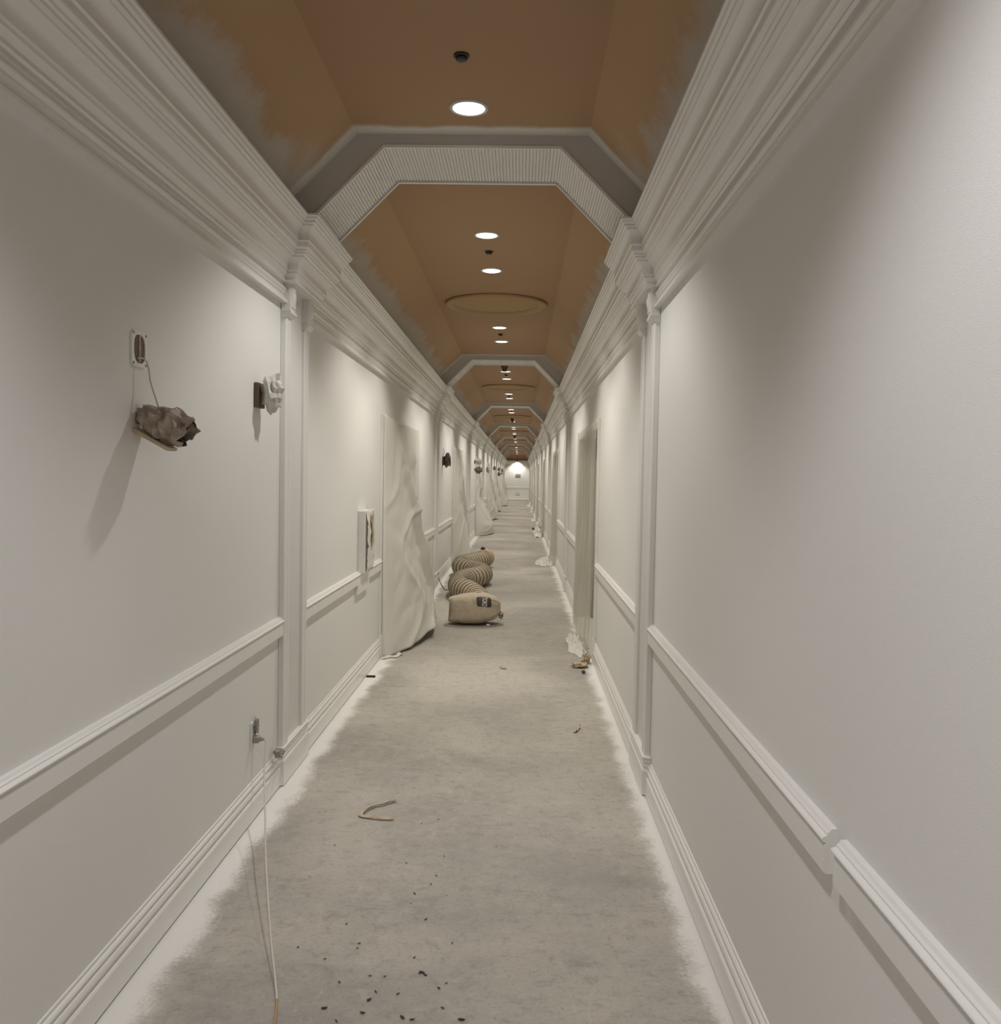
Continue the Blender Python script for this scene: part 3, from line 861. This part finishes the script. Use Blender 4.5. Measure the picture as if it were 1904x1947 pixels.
# ================================================================== CANVAS BAG AND HOSE
BX, BY = -.185, 9.44
def bag_vf():
    V, Fc = [], []
    nu, nv = 72, 48
    for i in range(nu+1):
        u = -1+2*i/nu
        for j in range(nv):
            a = 2*math.pi*j/nv; c, s_ = math.cos(a), math.sin(a)
            # rounded rectangle section, pinched into corners at the left end, gathered at the right
            e = .5
            yy = math.copysign(abs(c)**e, c); zz = math.copysign(abs(s_)**e, s_)
            k = (1-abs(u)**3.4)
            if u < 0:
                wy = .50+.50*k**.8; wz = .60+.40*k**.7
            else:
                wy = .30+.70*(1-u**3.0)**.8; wz = .28+.72*(1-u**2.6)**.75
            x = u*.262 - (.040 if u < -.55 else 0)*(abs(zz)**1.5)*min(1, max(0, -u-.55)*3)
            q = Vector((u*2.2, yy*1.1, zz*1.1))
            pl = 0
            if u > .55: pl = .10*(u-.55)/.45*math.sin(a*11+2*u)
            r = 1+.05*noise.noise(q*1.6)+.02*noise.noise(q*5)+pl
            y = yy*.185*wy*r; z = zz*.156*wz*r
            z += .012*(1-u*u) + (.010*u)
            if u < -.75: z += -.02*(-u-.75)*4*(1 if zz < .2 else -1.2)
            y += .02*u
            V.append((x, y, z))
    for i in range(nu):
        for j in range(nv):
            k2 = (j+1) % nv; Fc.append((i*nv+j, i*nv+k2, (i+1)*nv+k2, (i+1)*nv+j))
    Fc.append(tuple(range(nv))); Fc.append(tuple(nu*nv+j for j in range(nv)))
    # settle on the floor: flatten the underside
    V = [(x, y, max(z+.153+.014*u, .002)) for x, y, z in V]
    return V, Fc
bag = thing('canvas_bag', 'beige canvas dust bag with dark logo patch on the concrete floor', 'bag', (BX, BY, 0), 0)
bvf = bag_vf()
obj('bag_body', bvf, 'bag', bag, True)
tree = BVHTree.FromPolygons([Vector(v) for v in bvf[0]], bvf[1])
RAYD = Vector((0, .94, -.36)).normalized()
def on_bag(a, b, off):
    """point on the bag, a to the right and b backwards up the front face"""
    o = Vector((a, -.3, b))
    h = tree.ray_cast(o, RAYD)
    if h[0] is None: return Vector((a, -.1, .25))
    nrm = h[1] if h[1].dot(RAYD) < 0 else -h[1]
    return h[0]+nrm*off
PA, PB = .088, .318     # patch centre
def patch():
    n = 26; V = []
    for i in range(n+1):
        for j in range(n+1):
            u, v = i/n*2-1, j/n*2-1
            # rounded rectangle
            k = (abs(u)**6+abs(v)**6)**(1/6) if (u or v) else 1
            m_ = max(abs(u), abs(v)); f = m_/k if k else 1
            V.append(on_bag(PA+u*f*.078+.005*(-v), PB+v*f*.056, .0025))
    return V, grid_faces(n, n)
pt = obj('logo_patch', patch(), 'patch', bag, True)
tc = bpy.data.curves.new('t', 'FONT'); tc.body = 'TORO'; tc.size = .060; tc.align_x = 'CENTER'; tc.align_y = 'CENTER'; tc.resolution_u = 3; tc.offset = .0012
to = bpy.data.objects.new('t', tc); COL.objects.link(to)
dg = bpy.context.evaluated_depsgraph_get()
tm = bpy.data.meshes.new_from_object(to.evaluated_get(dg))
bpy.data.objects.remove(to)
bm = bmesh.new(); bm.from_mesh(tm)
bmesh.ops.triangulate(bm, faces=bm.faces); bmesh.ops.subdivide_edges(bm, edges=[e for e in bm.edges if e.calc_length() > .008], cuts=2)
bmesh.ops.triangulate(bm, faces=bm.faces)
for v in bm.verts:
    tx, ty = v.co.x, v.co.y
    v.co = on_bag(PA + ty*1.2 + .004, PB - tx*.60, .0050)
bm.to_mesh(tm); bm.free(); tm.materials.clear(); tm.materials.append(M['logo'])
lt = bpy.data.objects.new('lettering', tm); COL.objects.link(lt); lt.parent = pt
obj('gathered_end', shift(crumple(.026, .055, .040, 9, 4, .75), (.268, .0, .105)), 'bag', bag)
obj('drawstring_toggle', join(shift(crumple(.009, .008, .008, 2, 2, .2), (-.268, -.06, .062)), shift(crumple(.009, .008, .008, 3, 2, .2), (.288, -.05, .100))), 'black', bag)
obj('care_label', bevel_box(.12, .155, -.178, -.172, .012, .030, .001), 'logo', bag)

def hose():
    ctrl = [(-.18, 9.70), (-.20, 10.35), (-.30, 10.75), (-.45, 11.15), (-.52, 11.6), (-.50, 12.1), (-.33, 12.55), (-.27, 12.95), (-.40, 13.4), (-.62, 13.8), (-.66, 14.2), (-.54, 14.65), (-.42, 15.0), (-.35, 15.35)]
    R = .15
    P = [Vector(p) for p in catmull([(x, y, R+.006) for x, y in ctrl], 60)]
    # resample by length
    acc = [0]
    for a, b in zip(P, P[1:]): acc.append(acc[-1]+(b-a).length)
    L = acc[-1]
    def at(s):
        k = max(0, min(len(P)-2, next((i for i in range(len(acc)-1) if acc[i+1] >= s), len(P)-2)))
        t = (s-acc[k])/max(1e-6, acc[k+1]-acc[k]); return P[k].lerp(P[k+1], t)
    pitch = .112; n_r = int(L/pitch); seg = 36; sub = 8
    V, Fc, MI = [], [], []
    offs = [0, .07, .13, .25, .42, .58, .75, .9]
    prof = [1.0, 1.012, .985, .955, .94, .94, .955, .985]
    rows = 0
    for r in range(n_r):
        for o_, pf in zip(offs, prof):
            s = (r+o_)*L/n_r; c = at(s).copy(); fr = min(1, .72+.28*s/1.2); c.z = c.z*fr; c2 = at(min(L, s+.03)); c0 = at(max(0, s-.03)); t = (c2-c0).normalized()
            sd = Vector((t.y, -t.x, 0)).normalized(); upv = Vector((0, 0, 1))
            tilt = .10*math.sin(r*1.7)
            for i in range(seg):
                a = 2*math.pi*i/seg
                rr = fr*R*(pf if pf > .99 else pf+.02*noise.noise(Vector((r*1.3, math.cos(a)*2, math.sin(a)*2))))
                v = c + sd*math.cos(a)*rr + upv*math.sin(a)*rr + t*tilt*math.cos(a)*.02
                v.z = max(v.z, .004)
                V.append(v)
            rows += 1
    for k in range(rows-1):
        for i in range(seg):
            j = (i+1) % seg; Fc.append((k*seg+i, k*seg+j, (k+1)*seg+j, (k+1)*seg+i)); MI.append(1 if k % sub in (0,) or k % sub == 7 else 0)
    return (V, Fc, MI), at(L*(n_r-.1)/n_r), (at(L)-at(L-.05)).normalized(), R
hv, hend, hdir, HR = hose()
ho = obj('ventilation_hose', hv, ['hose', 'rib'], None, True)
hs = thing('ventilation_hose', 'beige ribbed ventilation hose snaking back along the floor behind the bag', 'hose', (-.22, 10.35, 0))
ho.parent = hs; ho.name = 'hose_body'
ho.matrix_parent_inverse = Matrix.Translation((.22, -10.35, 0))
m = ho.modifiers.new('thick', 'SOLIDIFY'); m.thickness = .002
def collar():
    prof = [(HR*.97, -.02), (HR*1.03, -.01), (HR*1.03, .13), (HR*1.06, .135), (HR*1.06, .15), (HR*.99, .152), (HR*.97, .14), (HR*.95, 0)]
    V, Fc = lathe(prof, 40, False)
    q = Vector((0, 0, 1)).rotation_difference(hdir)
    return [Vector((0, 0, .005)) + (q @ Vector(v)) + hend for v in V], Fc
cl = obj('end_collar', collar(), 'hose_in', hs, True); cl.matrix_parent_inverse = Matrix.Translation((.22, -10.35, 0))
bk = obj('clamp_buckle', shift(join(bevel_box(-.035, .035, -.02, .02, 0, .035, .008), tube([(-.04, 0, .02), (0, 0, .045), (.045, 0, .02)], .008)), (hend.x-.02, hend.y+.03, HR*2+.012)), 'black', cl)
bk.matrix_parent_inverse = Matrix.Identity(4)
tag(obj('thin_cable', tube(catmull([(-.925, 12.95, .17), (-.92, 12.9, .10), (-.88, 12.82, .02), (-.82, 12.5, .006), (-.76, 12.2, .006), (-.68, 12.2, .006)]), .005, 6), 'chip'),
    'thin dark cable curling from the left wall to the hose', 'cable')

# ================================================================== SCRAPS ON THE FLOOR
def ribbon(pts, w_, mat, label, seed, name='paper_strip'):
    P = catmull([(x, y, .004) for x, y in pts], 14); V = []
    for i, p in enumerate(P):
        t = i/len(P)
        tw = .5+.9*noise.noise(Vector((t*4+seed, seed, 0)))
        a = P[max(i-1, 0)]; b = P[min(i+1, len(P)-1)]; d = (b-a).normalized(); sd = Vector((-d.y, d.x, 0))
        for j in range(4):
            q = j/3
            V.append(p + sd*(q-.5)*w_*(1-.5*tw) + Vector((0, 0, w_*tw*(abs(q-.3))*.9+.004*abs(noise.noise(Vector((t*9, q, seed)))))))
    o = obj(name, (V, grid_faces(len(P)-1, 3)), mat, None, True)
    m = o.modifiers.new('thick', 'SOLIDIFY'); m.thickness = .001
    return tag(o, label, 'scrap')
ribbon([(-.312, 4.22), (-.37, 4.155), (-.40, 4.14), (-.435, 4.075), (-.45, 4.02), (-.41, 4.0), (-.36, 3.985), (-.29, 3.985)], .024, 'paper_tan', 'curled strip of brown masking paper on the floor at centre left', 3)
ribbon([(.675, 5.57), (.655, 5.50), (.635, 5.44)], .030, 'paper_tan', 'small bent brown scrap on the floor at right', 8)
ribbon([(.13, 7.27), (.155, 7.235), (.18, 7.23)], .035, 'paper_tan', 'small orange-brown scrap in the middle of the floor', 12)
ribbon([(-.90, 7.50), (-.86, 7.56), (-.80, 7.60), (-.76, 7.72)], .045, 'paper_white', 'pale paper scraps at the foot of the first left door', 15)
tag(obj('paper_wad', shift(crumple(.035, .05, .045, 6, 4, .6), (.865, 7.52, .045)), 'paper_tan'), 'yellowish crumpled paper standing by the first right plinth', 'scrap')
tag(obj('paper_wad', shift(crumple(.06, .05, .018, 16, 4, .6), (.80, 7.36, .020)), 'paper_tan'), 'flat yellowish crumpled paper on the floor by the first right plinth', 'scrap')
tag(obj('pebble', shift(crumple(.018, .022, .013, 18, 2, .4), (.815, 7.13, .014)), 'chip'), 'black lump on the floor near the first right plinth', 'scrap')
tag(obj('pebble', shift(crumple(.035, .06, .03, 19, 2, .4), (.69, 26.7, .032)), 'chip'), 'dark lump far down the floor at right', 'scrap')
tag(obj('wood_stub', shift(bevel_box(-.035, .035, -.012, .012, 0, .014, .003), (-.885, 6.83, .001)), 'chip'), 'small dark stub on the floor against the left baseboard', 'scrap')

# dark chips scattered in the foreground, laid out on the concrete
rnd = random.Random(5)
chips = [(.083, 3.0), (.05, 2.95)]
def chip_mesh(seed):
    return crumple(.0105, .0035, .0028, seed, 1, .5)
PX = [(617, 1918, 12), (702, 1902, 11), (766, 1936, 12), (784, 1940, 10), (878, 1940, 15), (618, 1825, 8), (803, 1850, 12), (809, 1855, 11), (798, 1852, 8), (787, 1500+0, 6),
      (810, 1749, 9), (659, 1758, 7), (637, 1608, 6), (834, 1559, 7), (802, 1567, 7), (789, 1700, 9), (845, 1629, 6), (773, 1642, 6), (830, 1666, 7), (820, 1682, 7),
      (683, 1795, 8), (680, 1804, 7), (715, 1887, 10), (788, 1822, 8), (757, 1891, 8), (842, 1918, 8), (835, 1880, 8), (860, 1794, 7), (646, 1869, 8), (567, 1802, 7),
      (861, 1487, 5), (850, 1704, 5), (590, 1669, 5), (782, 1719, 5), (690, 1947-20, 12), (849, 1871, 7), (640, 1943, 8), (704, 1857, 7), (732, 1858, 6), (945, 1610, 5)]
def floor_pt(u, v):
    d = rt*((u-952)/F_PX) - up*((v-973.5)/F_PX) + fw
    t = -1.6/d.z
    return .269+d.x*t, d.y*t
c0 = None
for i, (u, v, wpx) in enumerate(PX):
    x, y = floor_pt(u, v)
    if c0 is None:
        c0 = obj('wood_chip', chip_mesh(1.3), 'chip'); o = c0
        tag(o, 'tiny dark chip lying on the bare concrete in the foreground', 'wood chip', 'dark chips scattered on the floor')
    else:
        o = c0.copy(); COL.objects.link(o)
    o.location = (x, y, .0035); o.rotation_euler = (0, 0, rnd.uniform(-.9, .9)); k = wpx/11*rnd.uniform(.8, 1.0); o.scale = (k, k*rnd.uniform(.8, 1.6), k)
